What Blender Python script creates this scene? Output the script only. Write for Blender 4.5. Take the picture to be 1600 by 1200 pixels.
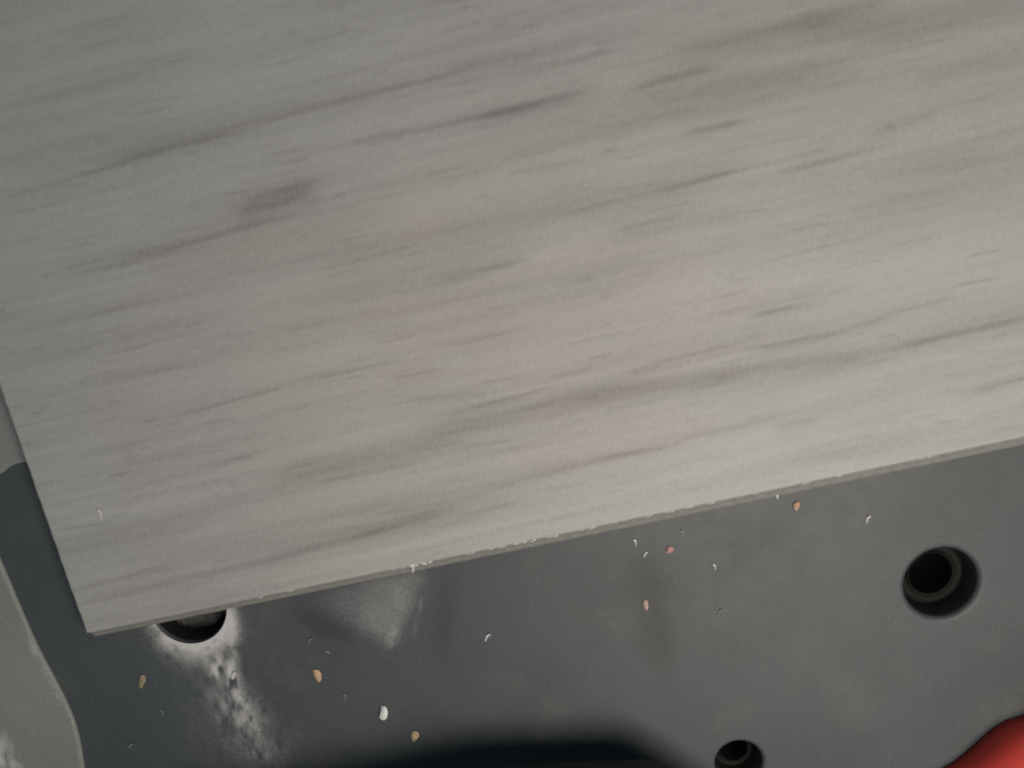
import bpy, bmesh, math, random
import numpy as np

for o in list(bpy.data.objects):
    bpy.data.objects.remove(o, do_unlink=True)
scene = bpy.context.scene
col = scene.collection
random.seed(11)
rng = np.random.default_rng(11)
MM = 0.001

# all lengths below are millimetres on the bench; x to the right, y away from the reader of the plank
CAM_LOC = (-0.00000, 0.05198, 0.24454)
CAM_TILT = 12.0
CAM_LENS = 29.250
PLANK_ORIGIN = (-133.13, -78.50)
PLANK_ANGLE = 12.593
PLANK_SKEW = 0.0082
STREAKS = [
    (19.2, 131.9, 59.2, 133.9, 1.54, 0.1, 0.0), (44.1, 133.4, 64.8, 134.1, 1.35, 0.1, 0.0), (55.6, 134.4, 87.1, 134.7, 1.15, 0.24, 0.5), (94.6, 135.2, 123.9, 136.4, 1.15, 0.16, 0.5), (123.9, 136.4, 151.7, 136.1, 1.35, 0.17, 0.0),
    (149.3, 137.5, 172.2, 136.6, 1.92, 0.12, 0.0), (121.8, 124.8, 163.9, 123.0, 1.54, 0.16, 0.5), (156.9, 123.9, 182.9, 124.1, 2.12, 0.3, 0.0), (87.3, 116.6, 104.5, 117.3, 1.73, 0.13, 0.0), (83.4, 113.0, 103.1, 114.9, 4.23, 0.26, 0.0),
    (54.6, 108.0, 98.3, 109.7, 1.15, 0.17, 0.6), (47.3, 108.9, 61.3, 108.3, 2.69, 0.1, 0.0), (69.5, 113.4, 101.7, 115.2, 5.77, 0.07, 0.0), (134.2, 82.4, 155.2, 82.6, 1.54, 0.2, 0.5), (94.7, 83.4, 139.7, 81.6, 3.85, 0.1, 0.3),
    (100.6, 90.9, 113.0, 91.3, 0.96, 0.08, 0.0), (109.1, 72.9, 120.5, 72.7, 0.58, 0.13, 0.0), (131.7, 64.0, 149.8, 64.0, 0.58, 0.13, 0.0), (199.3, 121.8, 217.9, 122.2, 1.73, 0.24, 0.4), (198.3, 116.4, 251.1, 115.6, 5.38, 0.17, 0.0),
    (211.1, 128.4, 252.8, 127.7, 4.23, 0.2, 0.0), (244.2, 128.3, 264.9, 128.3, 4.23, 0.13, 0.0), (260.4, 119.9, 306.6, 119.3, 4.62, 0.18, 0.3), (210.1, 107.5, 223.7, 106.9, 1.54, 0.2, 0.0), (185.0, 107.7, 189.1, 107.7, 0.77, 0.14, 0.0),
    (160.4, 107.4, 175.7, 106.8, 0.77, 0.11, 0.0), (172.0, 93.2, 199.8, 93.7, 0.96, 0.14, 0.3), (199.4, 93.4, 218.0, 94.2, 1.35, 0.24, 0.3), (212.3, 94.6, 236.4, 94.0, 0.96, 0.1, 0.0), (235.0, 90.8, 258.7, 91.6, 1.15, 0.19, 0.3),
    (237.4, 94.5, 245.8, 94.8, 0.96, 0.15, 0.0), (259.9, 96.2, 275.4, 97.4, 1.35, 0.13, 0.0), (186.0, 85.4, 202.5, 85.5, 0.96, 0.13, 0.4), (182.8, 83.0, 221.2, 83.1, 4.23, 0.11, 0.3), (229.0, 86.4, 284.2, 85.1, 5.38, 0.08, 0.0),
    (227.9, 68.0, 251.7, 68.2, 0.77, 0.09, 0.0), (210.1, 60.8, 217.9, 60.9, 0.58, 0.11, 0.0), (220.1, 53.6, 233.5, 53.7, 0.96, 0.14, 0.0), (235.0, 54.3, 246.6, 55.1, 0.77, 0.13, 0.0), (183.7, 45.5, 212.4, 46.4, 0.77, 0.16, 0.3),
    (215.8, 47.7, 222.0, 48.3, 0.77, 0.12, 0.0), (219.3, 43.9, 236.3, 43.7, 1.15, 0.2, -0.3), (126.0, 40.3, 183.8, 39.9, 6.15, 0.19, 0.0), (174.2, 40.1, 251.0, 35.1, 5.77, 0.17, -0.2), (240.9, 34.0, 267.7, 34.6, 1.15, 0.17, 0.5),
    (263.1, 35.4, 299.1, 35.2, 1.73, 0.24, 0.4), (237.1, 42.8, 258.1, 44.6, 1.15, 0.18, 0.3), (259.7, 45.6, 273.6, 45.9, 0.96, 0.13, 0.0), (195.7, 36.3, 212.4, 35.1, 1.15, 0.16, 0.5), (220.0, 53.3, 230.3, 53.8, 0.77, 0.13, 0.0),
    (169.2, 20.8, 186.4, 20.0, 1.15, 0.19, 0.3), (185.4, 19.8, 197.3, 21.8, 1.15, 0.12, 0.0), (195.8, 21.7, 220.4, 22.1, 1.54, 0.13, 0.0), (221.2, 18.9, 232.6, 18.5, 2.12, 0.13, 0.0), (268.5, 18.9, 284.3, 16.5, 2.12, 0.1, 0.0),
    (280.6, 16.5, 297.6, 18.1, 1.73, 0.17, 0.3), (224.3, 7.3, 258.4, 4.5, 4.62, 0.07, 0.2), (53.7, 60.9, 80.6, 62.4, 0.58, 0.2, 0.4), (37.3, 61.0, 42.0, 61.3, 0.58, 0.16, 0.0), (90.9, 62.5, 113.4, 62.9, 0.58, 0.18, 0.4),
    (115.0, 57.9, 127.1, 57.7, 0.58, 0.13, 0.0), (29.1, 53.5, 32.6, 53.9, 0.58, 0.13, 0.0), (22.3, 42.1, 66.9, 44.4, 2.69, 0.09, 0.0), (52.9, 44.3, 67.5, 44.9, 0.96, 0.11, 0.0), (1.1, 34.8, 18.0, 33.4, 0.77, 0.13, 0.0),
    (72.9, 35.7, 125.0, 35.9, 5.0, 0.18, 0.2), (87.7, 32.0, 112.1, 31.5, 0.96, 0.15, 0.3), (-0.6, 14.3, 31.6, 16.0, 1.35, 0.12, 0.0), (2.5, 9.9, 31.7, 10.4, 2.12, 0.15, 0.0), (31.8, 10.8, 65.9, 11.2, 2.12, 0.17, 0.0),
    (66.1, 11.6, 101.9, 13.4, 2.12, 0.18, 0.0), (93.2, 13.2, 119.7, 14.0, 1.73, 0.16, 0.0), (106.9, 15.6, 121.1, 15.8, 1.15, 0.13, 0.0), (130.6, 43.9, 156.1, 45.1, 0.77, 0.19, 0.4), (117.5, 50.2, 135.8, 49.1, 0.96, 0.11, 0.0),
    (124.5, 18.2, 158.6, 20.1, 1.92, 0.13, 0.0), (154.6, 20.6, 180.1, 20.6, 1.73, 0.15, 0.0), (102.8, 18.2, 130.2, 17.1, 1.73, 0.12, 0.0), (123.7, 12.5, 139.5, 12.8, 0.96, 0.11, 0.0), (113.7, 58.1, 125.9, 58.4, 0.58, 0.12, 0.0),
    (158.9, 48.3, 169.5, 48.0, 0.58, 0.11, 0.0), (50.4, 168.0, 85.9, 166.6, 5.0, 0.06, 0.0), (111.0, 161.0, 154.2, 157.9, 5.0, 0.06, 0.0), (28.0, 156.1, 75.6, 156.5, 4.62, 0.05, 0.0), (174.1, 137.0, 203.8, 136.2, 2.69, 0.1, 0.0),
    (14.5, 86.4, 66.9, 86.2, 4.23, 0.06, 0.0), (28.4, 75.4, 57.6, 74.8, 2.31, 0.06, 0.0), (168.1, 74.8, 190.7, 76.3, 2.31, 0.08, 0.0), (272.8, 108.2, 295.3, 108.2, 3.08, 0.08, 0.0), (254.5, 75.7, 299.1, 74.7, 3.85, 0.06, 0.0),
    (184.2, 42.2, 220.3, 43.1, 0.96, -0.07, 0.0), (133.2, 46.1, 165.9, 46.3, 0.96, -0.05, 0.0), (87.8, 44.2, 115.2, 44.1, 1.35, -0.05, 0.0), (17.7, 43.5, 71.3, 41.8, 1.54, -0.05, 0.0), (121.7, 22.3, 180.6, 23.5, 2.69, -0.06, 0.0),
    (158.0, 8.0, 226.8, 11.2, 3.08, -0.05, 0.0), (123.1, 105.1, 178.1, 105.2, 3.85, -0.04, 0.0), (238.8, 28.4, 294.9, 29.5, 3.08, -0.06, 0.0), (41.7, 23.4, 106.7, 25.7, 2.69, -0.05, 0.0), (5.0, 5.6, 80.8, 4.0, 1.54, -0.06, 0.0),
    (89.6, 6.3, 150.0, 7.7, 1.92, -0.06, 0.0),
]
# pinkish blushes in the print: u, v, half length, half width
BLUSH = [(116.1, 78.0, 30, 9), (154.0, 53.2, 38, 12), (129.2, 100.1, 26, 10), (167.7, 26.4, 30, 7), (84.8, 101.8, 22, 8), (173.1, 81.1, 24, 7), (189.0, 47.4, 18, 9)]
PANEL_LOW = [(-165.9, -38.1), (-160.4, -57.2), (-156.3, -72.4), (-152.0, -87.3), (-146.0, -104.0), (-143.1, -115.6), (-142.2, -129.9), (-142.1, -149.4), (-143.1, -179.8)]
PANEL_HIGH = [(-169.1, -32.9), (-160.9, -30.0), (-156.7, -28.0), (-154.5, -26.3), (-152.0, -25.1), (-148.4, -24.3), (-142.5, -24.1), (-130.8, -24.1)]
HOLES = [ (136.2, -64.6, 11.75) , (75.6, -128.9, 7.88) , (-103.2, -73.2, 11.85) ]

# ------------------------------------------------------------------ camera, world, lamp, exposure
cd = bpy.data.cameras.new('camera')
cam = bpy.data.objects.new('camera', cd)
col.objects.link(cam)
cam.location = CAM_LOC
cam.rotation_euler = (-math.radians(CAM_TILT), 0, 0)
cd.sensor_width = 36
cd.lens = CAM_LENS
cd.clip_start = 0.005
cd.clip_end = 20
cd.dof.use_dof = True
cd.dof.focus_distance = 0.310
cd.dof.aperture_fstop = 8
scene.camera = cam

w = bpy.data.worlds.new('World')
scene.world = w
w.use_nodes = True
w.node_tree.nodes['Background'].inputs[0].default_value = (0.74, 1.0, 1.12, 1)
w.node_tree.nodes['Background'].inputs[1].default_value = 0.14

def lamp(name, loc, target, size, power, colour):
    d = bpy.data.lights.new(name, 'AREA')
    d.shape = 'RECTANGLE'; d.size, d.size_y = size
    d.energy = power; d.color = colour
    o = bpy.data.objects.new(name, d)
    col.objects.link(o)
    o.location = loc
    v = np.array(target) - np.array(loc)
    from mathutils import Vector
    o.rotation_euler = Vector(v).to_track_quat('-Z', 'Y').to_euler()
    return o
lamp('window_light', (0.16, -0.10, 0.345), (-0.02, -0.03, 0.0), (0.22, 0.22), 1.74, (1.0, 0.885, 0.77))

scene.view_settings.view_transform = 'Standard'
scene.view_settings.look = 'None'
scene.view_settings.exposure = 0.0
scene.view_settings.gamma = 1.0
scene.view_settings.use_curve_mapping = False

# ------------------------------------------------------------------ helpers
def tag(o, label=None, cat=None, group=None, kind=None):
    if label: o['label'] = label
    if cat: o['category'] = cat
    if group: o['group'] = group
    if kind: o['kind'] = kind
    return o

def empty(name, loc=(0, 0, 0)):
    o = bpy.data.objects.new(name, None)
    o.empty_display_size = 0.02
    o.location = loc
    col.objects.link(o)
    return o

def mesh_obj(name, verts, faces, mat, parent=None, smooth=True):
    """verts in millimetres"""
    me = bpy.data.meshes.new(name)
    me.from_pydata([(x * MM, y * MM, z * MM) for x, y, z in verts], [], faces)
    me.materials.append(mat)
    if smooth:
        me.polygons.foreach_set('use_smooth', [True] * len(me.polygons))
    me.update()
    o = bpy.data.objects.new(name, me)
    col.objects.link(o)
    if parent: o.parent = parent
    return o

def lattice(x, y, seed):
    xi = np.floor(x).astype(np.int64); yi = np.floor(y).astype(np.int64)
    fx = x - xi; fy = y - yi
    fx = fx * fx * (3 - 2 * fx); fy = fy * fy * (3 - 2 * fy)
    def h(a, b):
        n = (a * 374761393 + b * 668265263 + seed * 1442695041) & 0x7fffffff
        n = ((n ^ (n >> 13)) * 1274126177) & 0x7fffffff
        return ((n ^ (n >> 16)) & 0xffff) / 65535.0
    a = h(xi, yi); b = h(xi + 1, yi); c = h(xi, yi + 1); d = h(xi + 1, yi + 1)
    return (a + (b - a) * fx) * (1 - fy) + (c + (d - c) * fx) * fy

def fbm(x, y, seed, octaves=3):
    s = 0; amp = 1; tot = 0
    for k in range(octaves):
        s = s + amp * lattice(x * 2 ** k, y * 2 ** k, seed + 17 * k); tot += amp; amp *= .5
    return s / tot * 2 - 1

def material(name):
    m = bpy.data.materials.new(name); m.use_nodes = True
    nt = m.node_tree
    return m, nt, nt.nodes['Principled BSDF']

def N(nt, kind, **inp):
    n = nt.nodes.new(kind)
    for k, v in inp.items():
        key = int(k[1:]) if k[0] == '_' and k[1:].isdigit() else k
        if hasattr(v, 'links'): nt.links.new(v, n.inputs[key])
        else: n.inputs[key].default_value = v
    return n

def noise(nt, vec, scale, detail=3, rough=.5):
    n = N(nt, 'ShaderNodeTexNoise', Scale=scale, Detail=detail, Roughness=rough)
    nt.links.new(vec, n.inputs['Vector'])
    return n.outputs['Fac']

def ramp(nt, fac, p0, p1, v0=0.0, v1=1.0):
    n = nt.nodes.new('ShaderNodeMapRange')
    n.inputs['From Min'].default_value = p0; n.inputs['From Max'].default_value = p1
    n.inputs['To Min'].default_value = v0; n.inputs['To Max'].default_value = v1
    n.interpolation_type = 'SMOOTHSTEP'
    nt.links.new(fac, n.inputs['Value'])
    return n.outputs['Result']

def mixc(nt, fac, a, b, blend='MIX'):
    n = nt.nodes.new('ShaderNodeMix'); n.data_type = 'RGBA'; n.blend_type = blend
    for sock, v in ((n.inputs[0], fac), (n.inputs[6], a), (n.inputs[7], b)):
        if hasattr(v, 'links'): nt.links.new(v, sock)
        else: sock.default_value = v if not isinstance(v, tuple) or len(v) == 4 else (*v, 1)
    return n.outputs[2]

def mathn(nt, op, a, b=0.0):
    n = nt.nodes.new('ShaderNodeMath'); n.operation = op
    for i, v in enumerate((a, b)):
        if hasattr(v, 'links'): nt.links.new(v, n.inputs[i])
        else: n.inputs[i].default_value = v
    return n.outputs[0]

def coords(nt, scale=(1, 1, 1), rot=(0, 0, 0)):
    t = nt.nodes.new('ShaderNodeTexCoord')
    mp = nt.nodes.new('ShaderNodeMapping')
    mp.inputs['Scale'].default_value = scale; mp.inputs['Rotation'].default_value = rot
    nt.links.new(t.outputs['Object'], mp.inputs['Vector'])
    return mp.outputs['Vector']

def bump(nt, bsdf, height, strength, dist):
    b = N(nt, 'ShaderNodeBump', Strength=strength, Distance=dist, Height=height)
    nt.links.new(b.outputs[0], bsdf.inputs['Normal'])

def plain(name, colour, rough=.5, vary=.12, scale=900, bumpy=.15):
    m, nt, b = material(name)
    v = coords(nt)
    f = noise(nt, v, scale, 3, .6)
    c = mixc(nt, f, tuple(x * (1 - vary) for x in colour), tuple(x * (1 + vary) for x in colour))
    nt.links.new(c, b.inputs['Base Color'])
    b.inputs['Roughness'].default_value = rough
    if bumpy: bump(nt, b, f, bumpy, .0003)
    return m

# ------------------------------------------------------------------ materials
def bench_plastic(name, lo, hi, rough=.56, smudges=()):
    m, nt, b = material(name)
    v = coords(nt)
    fine = noise(nt, v, 1700, 2, .7)             # moulded grain, well under a millimetre
    mid = noise(nt, v, 190, 4, .6)
    broad = noise(nt, v, 26, 3, .55)             # handling marks
    c = mixc(nt, ramp(nt, broad, .3, .7), lo, hi)
    c = mixc(nt, ramp(nt, fine, .25, .75, 0, .5), c, tuple(x * 1.9 for x in hi))
    # rubbed marks across the bench
    sv = coords(nt, (420, 30, 1), (0, 0, .06))
    rub = ramp(nt, noise(nt, sv, 1.0, 3, .6), .60, .82, 0, .10)
    c = mixc(nt, rub, c, (.16, .165, .17))
    # thin grey film of old dust, patchy
    film = mathn(nt, 'MULTIPLY', ramp(nt, noise(nt, v, 34, 4, .62), .5, .78), ramp(nt, mid, .32, .7, .25, 1))
    c = mixc(nt, mathn(nt, 'MULTIPLY', film, .10), c, (.33, .28, .22))
    if smudges:
        # greasy rubbed marks: x, y, half width, half length, turn, strength (millimetres)
        t = nt.nodes.new('ShaderNodeTexCoord')
        for sx, sy, a, q, turn, k in smudges:
            mp = nt.nodes.new('ShaderNodeMapping'); mp.vector_type = 'TEXTURE'
            mp.inputs['Location'].default_value = (sx * MM, sy * MM, 0)
            mp.inputs['Rotation'].default_value = (0, 0, turn)
            mp.inputs['Scale'].default_value = (a * MM, q * MM, 1)
            nt.links.new(t.outputs['Object'], mp.inputs['Vector'])
            ln = nt.nodes.new('ShaderNodeVectorMath'); ln.operation = 'LENGTH'
            nt.links.new(mp.outputs[0], ln.inputs[0])
            d = mathn(nt, 'ADD', ln.outputs['Value'], mathn(nt, 'MULTIPLY', mathn(nt, 'SUBTRACT', broad, .5), 1.6))
            c = mixc(nt, ramp(nt, d, .0, 1.2, k, 0), c, (.012, .012, .012))
    nt.links.new(c, b.inputs['Base Color'])
    nt.links.new(ramp(nt, mid, .25, .8, rough - .01, rough + .04), b.inputs['Roughness'])
    b.inputs['Specular IOR Level'].default_value = .44
    bump(nt, b, fine, .18, .0002)
    return m
M_TABLE = bench_plastic('dark_moulded_plastic', (.033, .0395, .044), (.043, .0505, .056),
    smudges=[(46, -76, 9, 34, .18, .5), (-58, -80, 14, 5, -.5, .45), (-21, -72, 4, 22, -.1, .25), (78, -50, 22, 9, .2, .2)])
M_PANEL = bench_plastic('grey_moulded_plastic', (.125, .137, .137), (.16, .168, .165), .6)
M_INSERT = plain('black_plastic', (.007, .008, .0075), .62, .2, 700, .2)

M_INSERT.node_tree.nodes['Principled BSDF'].inputs['Specular IOR Level'].default_value = .12

def wood_print():
    m, nt, b = material('printed_oak')
    def attr(n):
        a = nt.nodes.new('ShaderNodeAttribute'); a.attribute_name = n; return a.outputs['Fac']
    v = coords(nt, (1, 1, 1))
    along = coords(nt, (11, 80, 1))
    base = mixc(nt, ramp(nt, noise(nt, along, 1.0, 5, .62), .22, .8), (.296, .299, .299), (.346, .350, .351))
    tone = noise(nt, coords(nt, (14, 30, 1)), 1.0, 3, .5)
    base = mixc(nt, ramp(nt, tone, .35, .7, 0, .5), base, (.308, .316, .314))
    base = mixc(nt, mathn(nt, 'MULTIPLY', attr('blush'), .85), base, (.374, .334, .320))
    base = mixc(nt, attr('streak'), base, (.062, .052, .045))
    base = mixc(nt, attr('pale'), base, (.57, .58, .57))
    fine = noise(nt, v, 2300, 2, .7)
    base = mixc(nt, ramp(nt, fine, .25, .75, 0, .26), base, (.15, .15, .15))
    weave = noise(nt, coords(nt, (1500, 420, 1), (0, 0, -math.radians(PLANK_ANGLE))), 1.0, 2, .5)
    base = mixc(nt, ramp(nt, weave, .3, .8, 0, .10), base, (.63, .62, .61))
    nt.links.new(base, b.inputs['Base Color'])
    b.inputs['Roughness'].default_value = .62
    b.inputs['Specular IOR Level'].default_value = .3
    bump(nt, b, noise(nt, coords(nt, (90, 900, 1)), 1.0, 3, .6), .18, .0003)
    return m
M_WOOD = wood_print()
M_CORE = plain('grey_core', (.165, .165, .158), .8, .35, 420, .4)
M_CHIP_EDGE = plain('white_chipped_edge', (.68, .68, .67), .8, .2)
M_DUST = plain('sawdust', (.46, .47, .48), .95, .2, 1500, 0)
M_RED = plain('red_plastic', (.40, .030, .021), .8, .10, 60, .05)
M_RUBBER = plain('black_rubber', (.012, .012, .014), .7, .25, 700, .3)

# ------------------------------------------------------------------ workbench top
bench = empty('workbench')
tag(bench, 'dark grey plastic workbench top with round clamp holes beneath the plank', 'workbench')

SEG = 64
def circle(cx, cy, r, z, n=SEG):
    return [(cx + r * math.cos(2 * math.pi * k / n), cy + r * math.sin(2 * math.pi * k / n), z) for k in range(n)]

def build_tabletop():
    bm = bmesh.new()
    X0, X1, Y0, Y1 = -230, 330, -330, 190
    def loop(pts):
        vs = [bm.verts.new((x * MM, y * MM, z * MM)) for x, y, z in pts]
        es = [bm.edges.new((vs[i], vs[(i + 1) % len(vs)])) for i in range(len(vs))]
        return vs, es
    ov, oe = loop([(X0, Y0, 0), (X1, Y0, 0), (X1, Y1, 0), (X0, Y1, 0)])
    edges = list(oe); rims = []
    for cx, cy, r in HOLES:
        f = .10 * r + .6
        hv, he = loop(circle(cx, cy, r + f, 0)); edges += he; rims.append((hv, cx, cy, r, f))
    bmesh.ops.triangle_fill(bm, use_beauty=True, edges=edges, normal=(0, 0, 1))
    for hv, cx, cy, r, f in rims:                       # moulded roll-over into each hole
        prev = hv
        for k in range(1, 7):
            a = k / 6 * math.pi / 2
            ring = [bm.verts.new((x * MM, y * MM, z * MM)) for x, y, z in circle(cx, cy, r + f - f * math.sin(a), -f * (1 - math.cos(a)))]
            for i in range(SEG):
                q = bm.faces.new((prev[i], prev[(i + 1) % SEG], ring[(i + 1) % SEG], ring[i])); q.smooth = True
            prev = ring
        ring = [bm.verts.new((x * MM, y * MM, z * MM)) for x, y, z in circle(cx, cy, r, -28)]
        for i in range(SEG):
            q = bm.faces.new((prev[i], prev[(i + 1) % SEG], ring[(i + 1) % SEG], ring[i])); q.smooth = True
    low = [bm.verts.new((v.co.x, v.co.y, -28 * MM)) for v in ov]
    for i in range(4):
        bm.faces.new((ov[i], low[i], low[(i + 1) % 4], ov[(i + 1) % 4]))
    bmesh.ops.recalc_face_normals(bm, faces=bm.faces)
    me = bpy.data.meshes.new('tabletop'); bm.to_mesh(me); bm.free()
    me.materials.append(M_TABLE)
    o = bpy.data.objects.new('tabletop', me); col.objects.link(o); o.parent = bench
    return o
build_tabletop()

def hole_insert(cx, cy, r):
    """stepped black sleeve: wall, ledge, thin raised lip, inner tube, closed floor"""
    ri = r * .60
    prof = [(r - .05, -1.4), (r - .35, -1.6), (r - .9, -7.6), (r - 1.3, -8.2), (ri + .55, -8.3), (ri + .45, -7.9), (ri + .38, -7.5),
            (ri + .12, -7.4), (ri, -7.7), (ri - .15, -10), (ri - .5, -24), (.01, -24.2)]
    V = []; F = []
    for rr, z in prof: V += circle(cx, cy, rr, z)
    for k in range(len(prof) - 1):
        for i in range(SEG):
            j = (i + 1) % SEG
            F.append((k * SEG + i, k * SEG + j, (k + 1) * SEG + j, (k + 1) * SEG + i))
    return mesh_obj('hole_insert', V, F, M_INSERT, bench)
for h in HOLES: hole_insert(*h)

# lighter moulding along the bench end, with a scooped opening in it
def slab(name, outline, z0, z1, mat, parent, rnd=.5):
    bm = bmesh.new()
    vs = [bm.verts.new((x * MM, y * MM, z1 * MM)) for x, y in outline]
    f = bm.faces.new(vs)
    if f.normal.z < 0: f.normal_flip()
    r = bmesh.ops.extrude_face_region(bm, geom=[f])
    bmesh.ops.translate(bm, vec=(0, 0, (z0 - z1) * MM), verts=[g for g in r['geom'] if isinstance(g, bmesh.types.BMVert)])
    bmesh.ops.recalc_face_normals(bm, faces=bm.faces)
    top = [e for e in bm.edges if all(abs(v.co.z - z1 * MM) < 1e-7 for v in e.verts)]
    bmesh.ops.bevel(bm, geom=top, offset=rnd * MM, segments=3, affect='EDGES', profile=.5)
    me = bpy.data.meshes.new(name); bm.to_mesh(me); bm.free()
    me.materials.append(mat)
    o = bpy.data.objects.new(name, me); col.objects.link(o); o.parent = parent
    return o
def smooth_line(pts, n=4):
    out = []
    P = [pts[0]] + list(pts) + [pts[-1]]
    for i in range(1, len(P) - 2):
        for k in range(n):
            t = k / n
            a, b, c, d = (np.array(P[i + q], float) for q in (-1, 0, 1, 2))
            out.append(tuple(.5 * (2 * b + (c - a) * t + (2 * a - 5 * b + 4 * c - d) * t * t + (3 * b - a - 3 * c + d) * t ** 3)))
    out.append(tuple(pts[-1]))
    return out
low = smooth_line(PANEL_LOW); high = smooth_line(PANEL_HIGH)
outline = [(-228, -328), (-143.5, -328)] + low[::-1] + high + [(-130, 60), (-228, 60)]
tag(slab('end_moulding', outline, .05, 1.2, M_PANEL, bench, 1.1), 'lighter grey end moulding with a scooped opening')

# ------------------------------------------------------------------ plank
plank = empty('floor_plank', (PLANK_ORIGIN[0] * MM, PLANK_ORIGIN[1] * MM, 1.25 * MM))
plank.rotation_euler.z = math.radians(PLANK_ANGLE)
tag(plank, 'pale grey wood-effect floor plank lying across the workbench', 'floor plank')
ZT = 4.95
def build_wear_layer():
    du = .36
    us = np.concatenate(([0, .12, .3, .6], np.arange(1.0, 345, 1.0)))
    vs = np.concatenate(([0, .12, .3], np.arange(du, 205, du)))
    U, V = np.meshgrid(us, vs)
    nu, nv = len(us), len(vs)
    streak = np.zeros_like(U); pale = np.zeros_like(U)
    warp = fbm(U / 34, V / 6, 3, 3) * .75 + fbm(U / 6, V / 2, 4, 2) * .18
    mott = .72 + .45 * fbm(U / 14, V / 1.6, 5, 3)
    S = []
    for u0, v0, u1, v1, wd, k, asym in STREAKS:
        ext = (u1 - u0) * .22; sl = (v1 - v0) / max(u1 - u0, 1)
        S.append((u0 - ext, v0 - sl * ext, u1 + ext, v1 + sl * ext, wd * .9, k * 1.5, asym))
        if k > .1: S.append((u0 - 2 * ext, v0 - sl * 2 * ext, u1 + 2 * ext, v1 + sl * 2 * ext, wd * 2.8 + 1.0, k * .46, asym))
    r = random.Random(5)
    for _ in range(1900):                                  # the print's small pores and fine lines
        u = r.uniform(-10, 340); v = r.uniform(0, 200); L = r.choice([3, 4, 6, 8, 12, 18]) * r.uniform(.8, 1.3)
        S.append((u, v, u + L, v + r.uniform(-.15, .15), r.uniform(.24, .5), r.choice([.03, .05, .07, .10, .15, .24]), 0))
    for _ in range(70):                                    # broad soft bands
        u = r.uniform(-40, 300); v = r.uniform(0, 200); L = r.uniform(40, 130)
        S.append((u, v, u + L, v + r.uniform(-.8, .8), r.uniform(1.5, 5.5), r.choice([-.05, -.04, .03, .04, .06]), r.choice([0, .3, .5])))
    for u0, v0, u1, v1, wd, k, asym in S:
        if u1 < u0: u0, v0, u1, v1 = u1, v1, u0, v0
        pad = wd * 4 + 3
        i0, i1 = np.searchsorted(us, [u0 - pad, u1 + pad]); j0, j1 = np.searchsorted(vs, [min(v0, v1) - pad, max(v0, v1) + pad])
        if i1 <= i0 or j1 <= j0: continue
        u = U[j0:j1, i0:i1]; v = V[j0:j1, i0:i1]
        s = (u - u0) / max(u1 - u0, 1e-3)
        t = v - (v0 + (v1 - v0) * np.clip(s, 0, 1)) + warp[j0:j1, i0:i1] * min(1.0, .35 + wd * .2)
        w2 = np.where(t > 0, wd * (.62 + abs(asym)) if asym >= 0 else wd * .4, wd * .62 * (1 - .55 * asym if asym > 0 else 1 - asym))
        e = np.clip((s + .03) * 2.9, 0, 1) * np.clip((1.03 - s) * 2.9, 0, 1)
        e = e * e * (3 - 2 * e)
        g = np.exp(-(t / w2) ** 2) * e * np.clip(mott[j0:j1, i0:i1] + (.25 if wd > 1 else .4), .2, 1.25)
        if k > 0: streak[j0:j1, i0:i1] = 1 - (1 - streak[j0:j1, i0:i1]) * (1 - 1.0 * k * g)
        else: pale[j0:j1, i0:i1] += -k * .9 * g
    # tonal bands of the print: long, soft and uneven
    band = .55 * fbm(U / 85 + .3 * warp, V / 7, 91, 4) + .5 * fbm(U / 48, V / 1.7 + .3 * warp, 93, 4) + .3 * fbm(U / 45, V / 26, 95, 2)
    streak = 1 - (1 - streak) * (1 - np.clip(band, 0, 1) * .32)
    pale += np.clip(-band, 0, 1) * .17
    blush = np.zeros_like(U)
    for u0, v0, a, b in BLUSH:
        blush = np.maximum(blush, np.exp(-((U - u0) / a) ** 2 - ((V - v0 + warp * 2) / b) ** 2))
    blush = np.maximum(blush * .6, .55 * np.exp(-((U - 140) / 80) ** 2 - ((V - 66 + warp * 4) / 30) ** 2))
    blush = np.clip(blush * (.8 + .5 * fbm(U / 22, V / 4, 8)), 0, 1)
    # shape: eased edges, a slightly torn sawn end
    z = np.full_like(U, ZT)
    z -= .22 * np.clip(1 - V / .5, 0, 1) ** 2 + .15 * np.clip(1 - U / .4, 0, 1) ** 2
    tear = fbm(V / 2.2, V * 0 + 1, 21, 3) * .15 + np.maximum(0, fbm(V / 6, V * 0 + 3, 23, 2) - .35) * .4
    x = U + PLANK_SKEW * V + tear * np.clip(1 - U / 2, 0, 1)
    y = V + (fbm(U / 11, U * 0 + 2, 31, 3) * .10) * np.clip(1 - V / 2, 0, 1)
    co = np.stack([x, y, z], -1).reshape(-1, 3) * MM
    idx = np.arange(nu * nv).reshape(nv, nu)
    quads = np.stack([idx[:-1, :-1], idx[:-1, 1:], idx[1:, 1:], idx[1:, :-1]], -1).reshape(-1, 4)
    # thin skirt so the wear layer has thickness
    bnd = np.concatenate([idx[0, :], idx[1:, -1], idx[-1, -2::-1], idx[-2:0:-1, 0]])
    sk = co[bnd].copy(); sk[:, 2] = (ZT - .75) * MM
    n0 = len(co); co = np.concatenate([co, sk])
    nb = len(bnd); k = np.arange(nb)
    quads = np.concatenate([quads, np.stack([bnd, n0 + k, n0 + (k + 1) % nb, bnd[(k + 1) % nb]], -1)])
    me = bpy.data.meshes.new('wear_layer')
    me.vertices.add(len(co)); me.vertices.foreach_set('co', co.ravel())
    me.loops.add(quads.size); me.loops.foreach_set('vertex_index', quads.ravel().astype(np.int32))
    me.polygons.add(len(quads)); me.polygons.foreach_set('loop_start', (np.arange(len(quads)) * 4).astype(np.int32))
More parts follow.
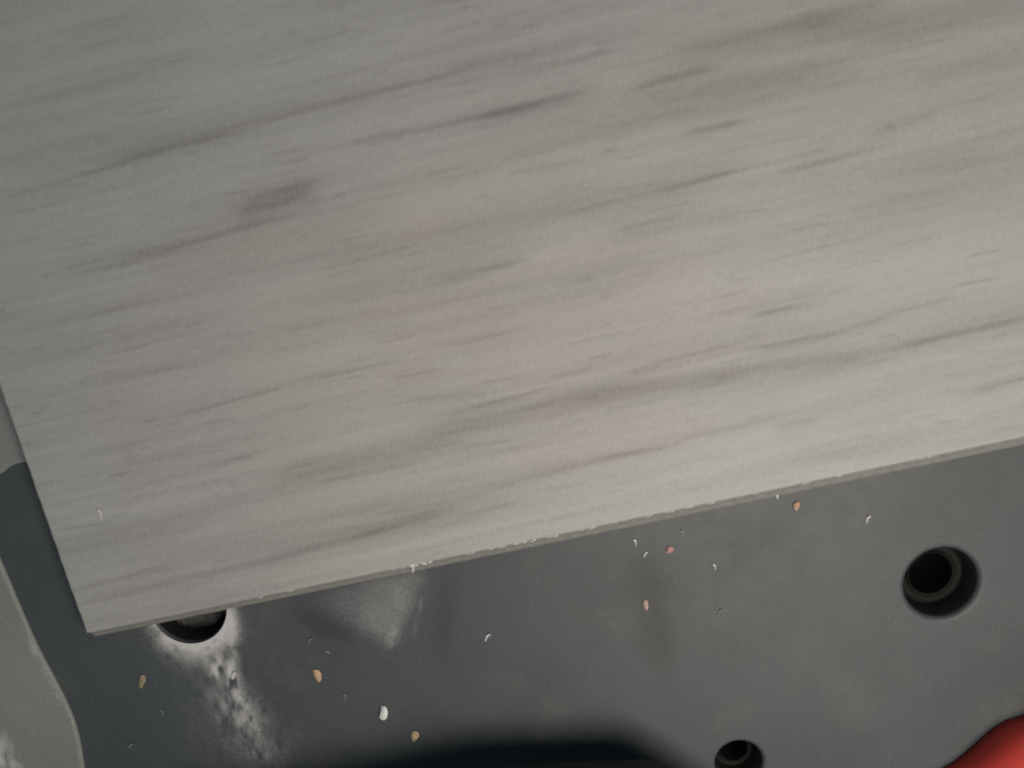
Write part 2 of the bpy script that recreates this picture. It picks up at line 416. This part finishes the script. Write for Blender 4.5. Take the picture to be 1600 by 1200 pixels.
    me.polygons.foreach_set('use_smooth', np.ones(len(quads), bool))
    me.update(calc_edges=True)
    for nm, arr in (('streak', streak), ('pale', np.clip(pale, 0, .16)), ('blush', blush)):
        a = me.attributes.new(nm, 'FLOAT', 'POINT')
        a.data.foreach_set('value', np.concatenate([arr.ravel(), arr.ravel()[bnd]]).astype(np.float32))
    me.materials.append(M_WOOD)
    o = bpy.data.objects.new('wear_layer', me); col.objects.link(o); o.parent = plank
    return o
build_wear_layer()

def bar(name, u0, u1, prof, mat, step=1.2, jit=.0, seed=1, taper=0.0):
    """profile (v, z) swept along u, with a little unevenness in v"""
    us = np.arange(u0, u1 + step, step); V = []; F = []; n = len(prof)
    for i, u in enumerate(us):
        for k, (v, z) in enumerate(prof):
            d = float(fbm(np.array([u / 3.0]), np.array([k * 3.1]), seed, 3)[0]) * jit
            V.append((u + PLANK_SKEW * v, (v * (1 - taper * max(0, 1 - u / 170)) if v < 0 else v) + d, z + d * .25))
    for i in range(len(us) - 1):
        for k in range(n):
            m = (k + 1) % n
            F.append((i * n + k, (i + 1) * n + k, (i + 1) * n + m, i * n + m))
    F.append(tuple(range(n))); F.append(tuple((len(us) - 1) * n + k for k in range(n))[::-1])
    return mesh_obj(name, V, F, mat, plank, smooth=False)
bar('core_board', .35, 344, [(.25, 0), (204, 0), (204, ZT - .78), (.25, ZT - .78)], M_CORE, step=4)
bar('locking_lip', .5, 344, [(.2, .15), (-3.8, .15), (-4.0, .35), (-3.9, 1.0), (-3.6, 1.8), (-3.0, 2.3), (-2.1, 2.6), (-1.0, 3.4), (.2, 3.4)], M_CORE, jit=.12, seed=41, taper=.22)

def slivers():
    V = []; F = []
    r = random.Random(9)
    def sl(u, v, z, L, wd, th, a):
        b = len(V)
        c, s = math.cos(a), math.sin(a)
        for t, q, h in ((-.5, -.5, 0), (.5, -.3, 0), (.45, .5, 0), (-.4, .4, 0), (-.3, -.2, 1), (.3, -.1, 1), (.25, .3, .9), (-.25, .2, .8)):
            V.append((u + (t * L) * c - (q * wd) * s, v + (t * L) * s + (q * wd) * c, z + h * th))
        for f in ((0, 1, 5, 4), (1, 2, 6, 5), (2, 3, 7, 6), (3, 0, 4, 7), (4, 5, 6, 7), (3, 2, 1, 0)):
            F.append(tuple(b + i for i in f))
    u = 8
    while u < 300:
        dens = .08 + .8 * math.exp(-((u - 170) / 75) ** 2)
        if r.random() < dens:
            L = r.uniform(.5, 2.6)
            sl(u, r.uniform(-.28, -.02), ZT - r.uniform(.2, .35), L, r.uniform(.12, .34), r.uniform(.2, .36), r.gauss(0, .12))
        u += r.choice([.4, .6, .9, 1.5, 4, 8]) * r.uniform(.6, 1.3)
    for u in (104.5, 106, 108.5, 110.5, 143, 150):
        sl(u, -.3, ZT - .3, r.uniform(1.2, 2.4), .6, .35, r.gauss(0, .5))
    o = mesh_obj('chipped_edge', V, F, M_CHIP_EDGE, plank, smooth=False)
    tag(o, 'white chipped line along the cut edge', kind='stuff')
slivers()

# ------------------------------------------------------------------ loose dust
def dust(name, label, pts, zbase=0.0, rmin=.020, rmax=.046):
    pts = np.asarray(pts, float); n = len(pts)
    r = rng.uniform(rmin, rmax, n); a = rng.uniform(0, 6.283, n); st = rng.uniform(.7, 1.5, n)
    base = np.array([[1, 0, 0], [-.5, .87, 0], [-.5, -.87, 0], [0, 0, .7]])
    P = np.zeros((n, 4, 3))
    for k in range(4):
        bx, by, bz = base[k]
        P[:, k, 0] = pts[:, 0] + r * (bx * np.cos(a) * st - by * np.sin(a))
        P[:, k, 1] = pts[:, 1] + r * (bx * np.sin(a) * st + by * np.cos(a))
        P[:, k, 2] = zbase + .02 + r * bz + (pts[:, 2] if pts.shape[1] > 2 else 0)
    tri = np.array([[0, 1, 3], [1, 2, 3], [2, 0, 3]])
    F = (np.arange(n)[:, None, None] * 4 + tri[None]).reshape(-1, 3)
    me = bpy.data.meshes.new(name)
    co = P.reshape(-1, 3) * MM
    me.vertices.add(len(co)); me.vertices.foreach_set('co', co.ravel())
    me.loops.add(F.size); me.loops.foreach_set('vertex_index', F.ravel().astype(np.int32))
    me.polygons.add(len(F)); me.polygons.foreach_set('loop_start', (np.arange(len(F)) * 3).astype(np.int32))
    me.update(calc_edges=True)
    me.materials.append(M_DUST)
    o = bpy.data.objects.new(name, me); col.objects.link(o)
    return tag(o, label, 'sawdust', kind='stuff')

def gauss(x, y, sx, sy, ang, n, clump=.0):
    n = int(n * 9.5)
    a = rng.normal(0, sx, n); b = rng.normal(0, sy, n)
    c, s = math.cos(ang), math.sin(ang)
    p = np.stack([x + a * c - b * s, y + a * s + b * c], 1)
    if clump:
        k = fbm(p[:, 0] / 2.2, p[:, 1] / 4.5, 77, 3)
        p = p[k > rng.uniform(-clump, clump, len(p)) * .8]
    return p
def clear_holes(p):
    for cx, cy, r in HOLES:
        p = p[np.hypot(p[:, 0] - cx, p[:, 1] - cy) > r * 1.03]
    return p
D = math.radians
hx, hy, hr = HOLES[2]
n = 300000
th = D(-90) + rng.normal(0, D(38), n) + D(12)
rad = hr * 1.02 + rng.exponential(1.5, n) * (1 + .5 * np.cos(th + D(85)))
ringp = np.stack([hx + rad * np.cos(th), hy + rad * np.sin(th)], 1)
k = fbm(ringp[:, 0] / 3, ringp[:, 1] / 3, 55, 3); ringp = ringp[k > rng.uniform(-.9, .35, n)]
side = np.stack([hx + (hr + 1.2 + np.abs(rng.normal(0, 1.5, 50000))) * np.cos(D(-25) + rng.normal(0, D(20), 50000)),
                 hy + (hr + 1.2) * np.sin(D(-25) + rng.normal(0, D(20), 50000))], 1)
hole_dust = np.concatenate([ringp, side,
    gauss(-91.0, -97.5, 1.3, 4.2, D(8), 6500, .5), gauss(-95.6, -93.8, .9, 2.4, D(-14), 2400, .4),
    gauss(-90.0, -89, 1.0, 5.0, D(6), 1500, .6),
    gauss(-89.5, -108.5, 3.6, 4.5, D(25), 5000, .7), gauss(-87.5, -115, 5.0, 7.5, D(22), 3600, .8),
    gauss(-97, -101, 6.0, 9, D(10), 3600, .8), gauss(-82, -127, 4.0, 8, D(5), 2600, .7),
    gauss(-93, -120, 11, 12, 0, 2200, .8), gauss(-99, -92, 1.6, 5, D(20), 1500, .5), gauss(-87, -109, 1.0, 6, D(24), 1100, .4), gauss(-90, -112, .8, 5, D(18), 800, .4)])
m_ = 60000
fr = 10.6 * np.sqrt(rng.uniform(0, 1, m_)); fa = rng.uniform(0, 2 * math.pi, m_)
fill = np.stack([hx + fr * np.cos(fa), hy + fr * np.sin(fa), -7.6 + .5 * fbm(fr * np.cos(fa) / 4 + 9, fr * np.sin(fa) / 4 + 9, 83, 2) + .10 * fr], 1)
fill = fill[fill[:, 1] > hy - 8.4 + rng.normal(0, 1.0, len(fill))]
fill = fill[rng.uniform(0, 1, len(fill)) < .5]
dust('sawdust', 'grey sawdust lying inside the half covered hole at the plank corner', fill)
dust('sawdust', 'white sawdust fanned out below the hole at the plank corner', clear_holes(hole_dust))

n = 190000
pa = rng.uniform(0, 1, (n, 2))
tri = np.array([(-66, -68.0), (-27.5, -60.0), (-38, -86)])
s1 = np.sqrt(pa[:, 0]); P = tri[0] * (1 - s1)[:, None] + tri[1] * (s1 * (1 - pa[:, 1]))[:, None] + tri[2] * (s1 * pa[:, 1])[:, None]
k = fbm(P[:, 0] / 9, P[:, 1] / 9, 63, 3) + .5 * fbm(P[:, 0] / 2, P[:, 1] / 5, 64, 2)
edge = np.clip((s1 - .1) * 1.4, 0, 1)
P = P[(k > rng.uniform(-1.0, .75, n)) & (rng.uniform(0, 1, n) < edge)]
P = P + rng.normal(0, 1.9, P.shape)
P = np.concatenate([P, gauss(-38.5, -83, 1.2, 3.0, D(-18), 700, .5), gauss(-30, -74, .8, 5, D(-10), 500, .4)])
dust('sawdust', 'thin grey dust smear spreading from under the plank edge', clear_holes(P), rmin=.016, rmax=.036)

corner = np.concatenate([gauss(-170, -124.5, 3.2, 3.0, D(40), 8000, .7), gauss(-166.5, -128.5, 3.2, 1.6, D(-40), 3500, .7), gauss(-167.5, -119, .8, 2.6, D(-25), 500, .4),
    gauss(-153.3, -86.5, .8, 2.6, D(18), 700, .4), gauss(-148.8, -99, 1.0, 5, D(20), 900, .5), gauss(-160, -112, 9, 12, 0, 1500, .9)])
ok = np.ones(len(corner), bool)
lw = np.array(PANEL_LOW)
xe = np.interp(-corner[:, 1], -lw[:, 1], lw[:, 0])
corner = corner[corner[:, 0] < xe - .6]
dust('sawdust', 'white sawdust patch on the lighter moulding in the lower left corner', corner, 1.2)

n = 2600
sc = np.stack([rng.uniform(-150, 190, n), rng.uniform(-140, -8, n)], 1)
k = fbm(sc[:, 0] / 30, sc[:, 1] / 30, 71, 3); sc = sc[k > rng.uniform(-.6, .8, n)]
tag(dust('sawdust', 'sparse fine dust specks scattered over the dark bench top', clear_holes(sc), rmin=.04, rmax=.11), group=None)

# ------------------------------------------------------------------ single crumbs and shavings
def lump(name, x, y, z, L, wd, th, ang, mat, seed, pinch=0.0, taper=0.0):
    """small broken piece: faceted, irregular, lying flat"""
    r = random.Random(seed); V = []; F = []; R = 5; n = 9
    for j in range(R):
        s = j / (R - 1)
        for k in range(n):
            a = 2 * math.pi * k / n
            prof = (.72, 1.0, .98, .80, .35)[j]
            q = 1 - pinch * math.exp(-((math.cos(a)) / .35) ** 2)
            g = prof * (1 + r.uniform(-.16, .16))
            px = math.cos(a) * L / 2 * g; py = math.sin(a) * wd / 2 * g * q * (1 + taper * math.cos(a))
            V.append((x + px * math.cos(ang) - py * math.sin(ang), y + px * math.sin(ang) + py * math.cos(ang), z + .02 + s * th * (1 + r.uniform(-.08, .08))))
    for j in range(R - 1):
        for k in range(n):
            m = (k + 1) % n
            F.append((j * n + k, j * n + m, (j + 1) * n + m, (j + 1) * n + k))
    F.append(tuple((R - 1) * n + k for k in range(n))); F.append(tuple(range(n))[::-1])
    return mesh_obj(name, V, F, mat, smooth=False)

def curl(name, x, y, z, L, wd, ang, mat, seed, bend=1.2):
    """a thin curled shaving: ribbon with thickness, its head turned over"""
    r = random.Random(seed); n = 12; V = []; F = []
    px, py, pz = 0.0, 0.0, .12; d = 0.0; pts = []
    for i in range(n):
        t = i / (n - 1)
        pts.append((px, py, pz, d)); d += bend / n * (2.4 if t > .62 else .35) * (1 + r.uniform(-.2, .2))
        px += L / n * math.cos(d); py += L / n * math.sin(d); pz += L / n * (.28 if t > .5 else .02)
    mx, my = pts[n // 2][0], pts[n // 2][1]
    for i, (a, b, c, dd) in enumerate(pts):
        t = i / (n - 1); ww = wd * .75 * (.45 + .75 * t) * (1 + r.uniform(-.15, .15)) / 2
        for sx, h in ((-1, 0), (1, 0), (1, .16), (-1, .16)):
            qx = a - mx - math.sin(dd) * ww * sx; qy = b - my + math.cos(dd) * ww * sx
            V.append((x + qx * math.cos(ang) - qy * math.sin(ang), y + qx * math.sin(ang) + qy * math.cos(ang), z + c + h))
    for i in range(n - 1):
        for k in range(4):
            m = (k + 1) % 4
            F.append((i * 4 + k, (i + 1) * 4 + k, (i + 1) * 4 + m, i * 4 + m))
    F.append((3, 2, 1, 0)); F.append(tuple((n - 1) * 4 + k for k in range(4)))
    return mesh_obj(name, V, F, mat, smooth=False)

def chipmat(name, c): return plain(name, c, .8, .6, 600, .3)
CHIPS = [  # x, y, length, width, thick, angle, colour, label
    (88.1, -38.6, 2.9, 2.0, .9, 1.45, (.38, .24, .17), 'small orange wood chip just below the plank edge'),
    (49.4, -53.0, 2.6, 2.2, .8, .9, (.36, .20, .18), 'reddish square wood chip beside two white shavings'),
    (42.6, -71.9, 3.6, 1.6, .6, 1.75, (.33, .25, .22), 'pale pinkish wood splinter on the dark streak'),
    (-63.0, -96.6, 5.2, 2.3, .9, 1.75, (.42, .29, .20), 'largest tan wood splinter, between the sawdust and the white crumb'),
    (-120.3, -98.9, 5.0, 1.9, .7, 1.35, (.24, .20, .13), 'dull olive wood splinter below the plank corner'),
    (-32.1, -118.8, 3.4, 2.4, .9, 1.3, (.40, .30, .18), 'brown wood chip to the lower right of the white crumb'),
]
for i, (x, y, L, wd, th, a, c, lab) in enumerate(CHIPS):
    o = lump('wood_chip', x, y, 0, L, wd, th, a, chipmat('chip_wood', c), 100 + i, taper=.3)
    tag(o, lab, 'wood chip', 'wood chips on the bench')
M_WHITE = plain('white_crumb', (.56, .59, .60), .85, .1, 1200, .2)
tag(lump('plaster_crumb', -42.0, -110.1, 0, 5.2, 2.9, 1.4, 1.42, M_WHITE, 7, pinch=.22), 'white oval crumb, the largest bright speck on the bench', 'crumb')
M_SHAV = plain('pale_shaving', (.50, .51, .51), .85, .15, 1200, .1)
M_SHAV2 = plain('dull_shaving', (.17, .175, .175), .85, .15, 1200, .1)
SHAV = [  # x, y, z, length, width, angle, bright, label
    (-8.0, -82.8, 0, 3.4, .9, 1.35, 1, 'white curled shaving alone in the middle of the bench top'),
    (38.7, -50.4, 0, 2.6, .65, 1.5, 1, 'upper of two white shavings left of the reddish chip'),
    (41.8, -54.5, 0, 2.4, .65, 1.5, 1, 'lower of two white shavings left of the reddish chip'),
    (63.9, -58.6, 0, 2.6, .6, 1.55, 1, 'white shaving right of and below the reddish chip'),
    (110.5, -42.8, 0, 2.8, .75, 1.6, 1, 'white shaving between the orange chip and the large hole'),
    (53.2, -47.4, 0, 2.2, .7, 1.5, 0, 'faint grey shaving just above the reddish chip'),
    (66.1, -74.1, 0, 2.8, .5, 1.5, 0, 'faint grey shaving right of the pinkish splinter'),
    (-54.3, -104.3, 0, 3.6, .5, 1.1, 0, 'thin grey shaving between tan splinter and white crumb'),
    (-126.0, -121.9, 0, 2.8, .8, 1.1, 0, 'grey shaving near the bottom edge by the lighter moulding'),
    (-114.4, -110.1, 0, 3.6, .5, 1.2, 0, 'thin grey shaving below the olive splinter'),
    (-65.0, -84.1, 0, 3.2, .5, 1.3, 0, 'thin grey shaving above the tan splinter'),
    (-59.2, -88.2, 0, 1.8, .7, 1.9, 0, 'short grey shaving above right of the tan splinter'),
    (-90.3, -96.4, .1, 3.2, 1.5, 1.5, 1, 'white shaving lying in the sawdust fan'),
]
for i, (x, y, z, L, wd, a, br, lab) in enumerate(SHAV):
    o = curl('shaving', x, y, z, L, wd, a, M_SHAV if br else M_SHAV2, 200 + i, 1.4 if i % 2 else -1.3)
    tag(o, lab, 'shaving', 'curled shavings')
ca, sa = math.cos(D(PLANK_ANGLE)), math.sin(D(PLANK_ANGLE))
def on_plank(u, v): return PLANK_ORIGIN[0] + u * ca - v * sa, PLANK_ORIGIN[1] + u * sa + v * ca
for i, (u, v, z, L, wd, a, br, lab) in enumerate([
    (17.1, 36.7, 6.15, 4.2, .7, 1.2, 1, 'white shaving lying on the plank near its left edge'),
    (105.1, -.9, 5.7, 3.4, .9, 1.3, 1, 'white shaving caught on the plank edge above the dust smear'),
    (100.0, -1.6, 3.2, 2.6, .7, 1.35, 0, 'small grey shaving on the plank lip above the dust smear'),
    (218.7, -2.9, 3.1, 2.8, 1.1, 1.5, 1, 'white shaving on the plank lip above the orange chip')]):
    x, y = on_plank(u, v)
    tag(curl('shaving', x, y, z, L, wd, a, M_SHAV if br else M_SHAV2, 300 + i, 1.2), lab, 'shaving', 'curled shavings')

# ------------------------------------------------------------------ power tool at the bottom edge, mostly out of frame
tool = empty('power_tool', (.17, -.19, 0))
tag(tool, 'red and black power tool lying along the bottom edge, mostly cut off', 'power tool')
def loft(name, path, radii, mat, n=32, sq=2.6, floor=None):
    """path: (x, y, z); radii: (side, up) with rounded-square section; both ends domed"""
    P = [np.array(p, float) for p in path]; V = []; F = []; rings = 0
    def ring(c, d, a, b):
        nonlocal rings
        d = d / np.linalg.norm(d); s = np.cross(d, (0, 0, 1.0)); s /= np.linalg.norm(s); u = np.cross(s, d)
        for k in range(n):
            t = 2 * math.pi * k / n; ct, st = math.cos(t), math.sin(t)
            e = 2 / sq
            q = c + s * a * math.copysign(abs(ct) ** e, ct) + u * b * math.copysign(abs(st) ** e, st)
            if floor is not None: q[2] = max(q[2], floor)
            V.append(tuple(q - np.array((170, -190, 0))))
        rings += 1
    m = len(P)
    T = [P[min(i + 1, m - 1)] - P[max(i - 1, 0)] for i in range(m)]
    for k in range(1, 6):
        a = k / 6 * math.pi / 2
        ring(P[0] - T[0] / np.linalg.norm(T[0]) * radii[0][1] * .55 * math.cos(a), T[0], radii[0][0] * math.sin(a), radii[0][1] * math.sin(a))
    for i in range(m - 1):
        for k in range(6):
            t = k / 6; tt = t * t * (3 - 2 * t)
            ring(P[i] * (1 - t) + P[i + 1] * t, T[i] * (1 - t) + T[i + 1] * t, radii[i][0] * (1 - tt) + radii[i + 1][0] * tt, radii[i][1] * (1 - tt) + radii[i + 1][1] * tt)
    for k in range(6):
        a = k / 6 * math.pi / 2
        ring(P[-1] + T[-1] / np.linalg.norm(T[-1]) * radii[-1][1] * .55 * math.sin(a), T[-1], radii[-1][0] * math.cos(a), radii[-1][1] * math.cos(a))
    for i in range(rings - 1):
        for k in range(n):
            j = (k + 1) % n
            F.append((i * n + k, i * n + j, (i + 1) * n + j, (i + 1) * n + k))
    F.append(tuple(range(n))[::-1]); F.append(tuple((rings - 1) * n + k for k in range(n)))
    return mesh_obj(name, V, F, mat, tool)
loft('housing', [(150, -144, 2), (170, -133, 3), (196, -127, 4), (240, -136, 5), (300, -165, 6)], [(15, 12), (22, 15), (28, 18), (35, 22), (34, 24)], M_RED, sq=2.7, floor=.3)
loft('grip', [(-140, -156, 30), (-70, -144, 26), (0, -133, 22), (40, -132, 20), (66, -148, 20), (92, -190, 20), (150, -200, 22), (230, -172, 20)],
     [(10, 9), (13, 10), (17, 10), (17, 10), (14, 10), (13, 11), (15, 13), (18, 16)], M_RUBBER)
loft('switch_button', [(171, -109, 17), (186, -108, 19)], [(3, 3), (3, 3)], M_RUBBER, n=16)
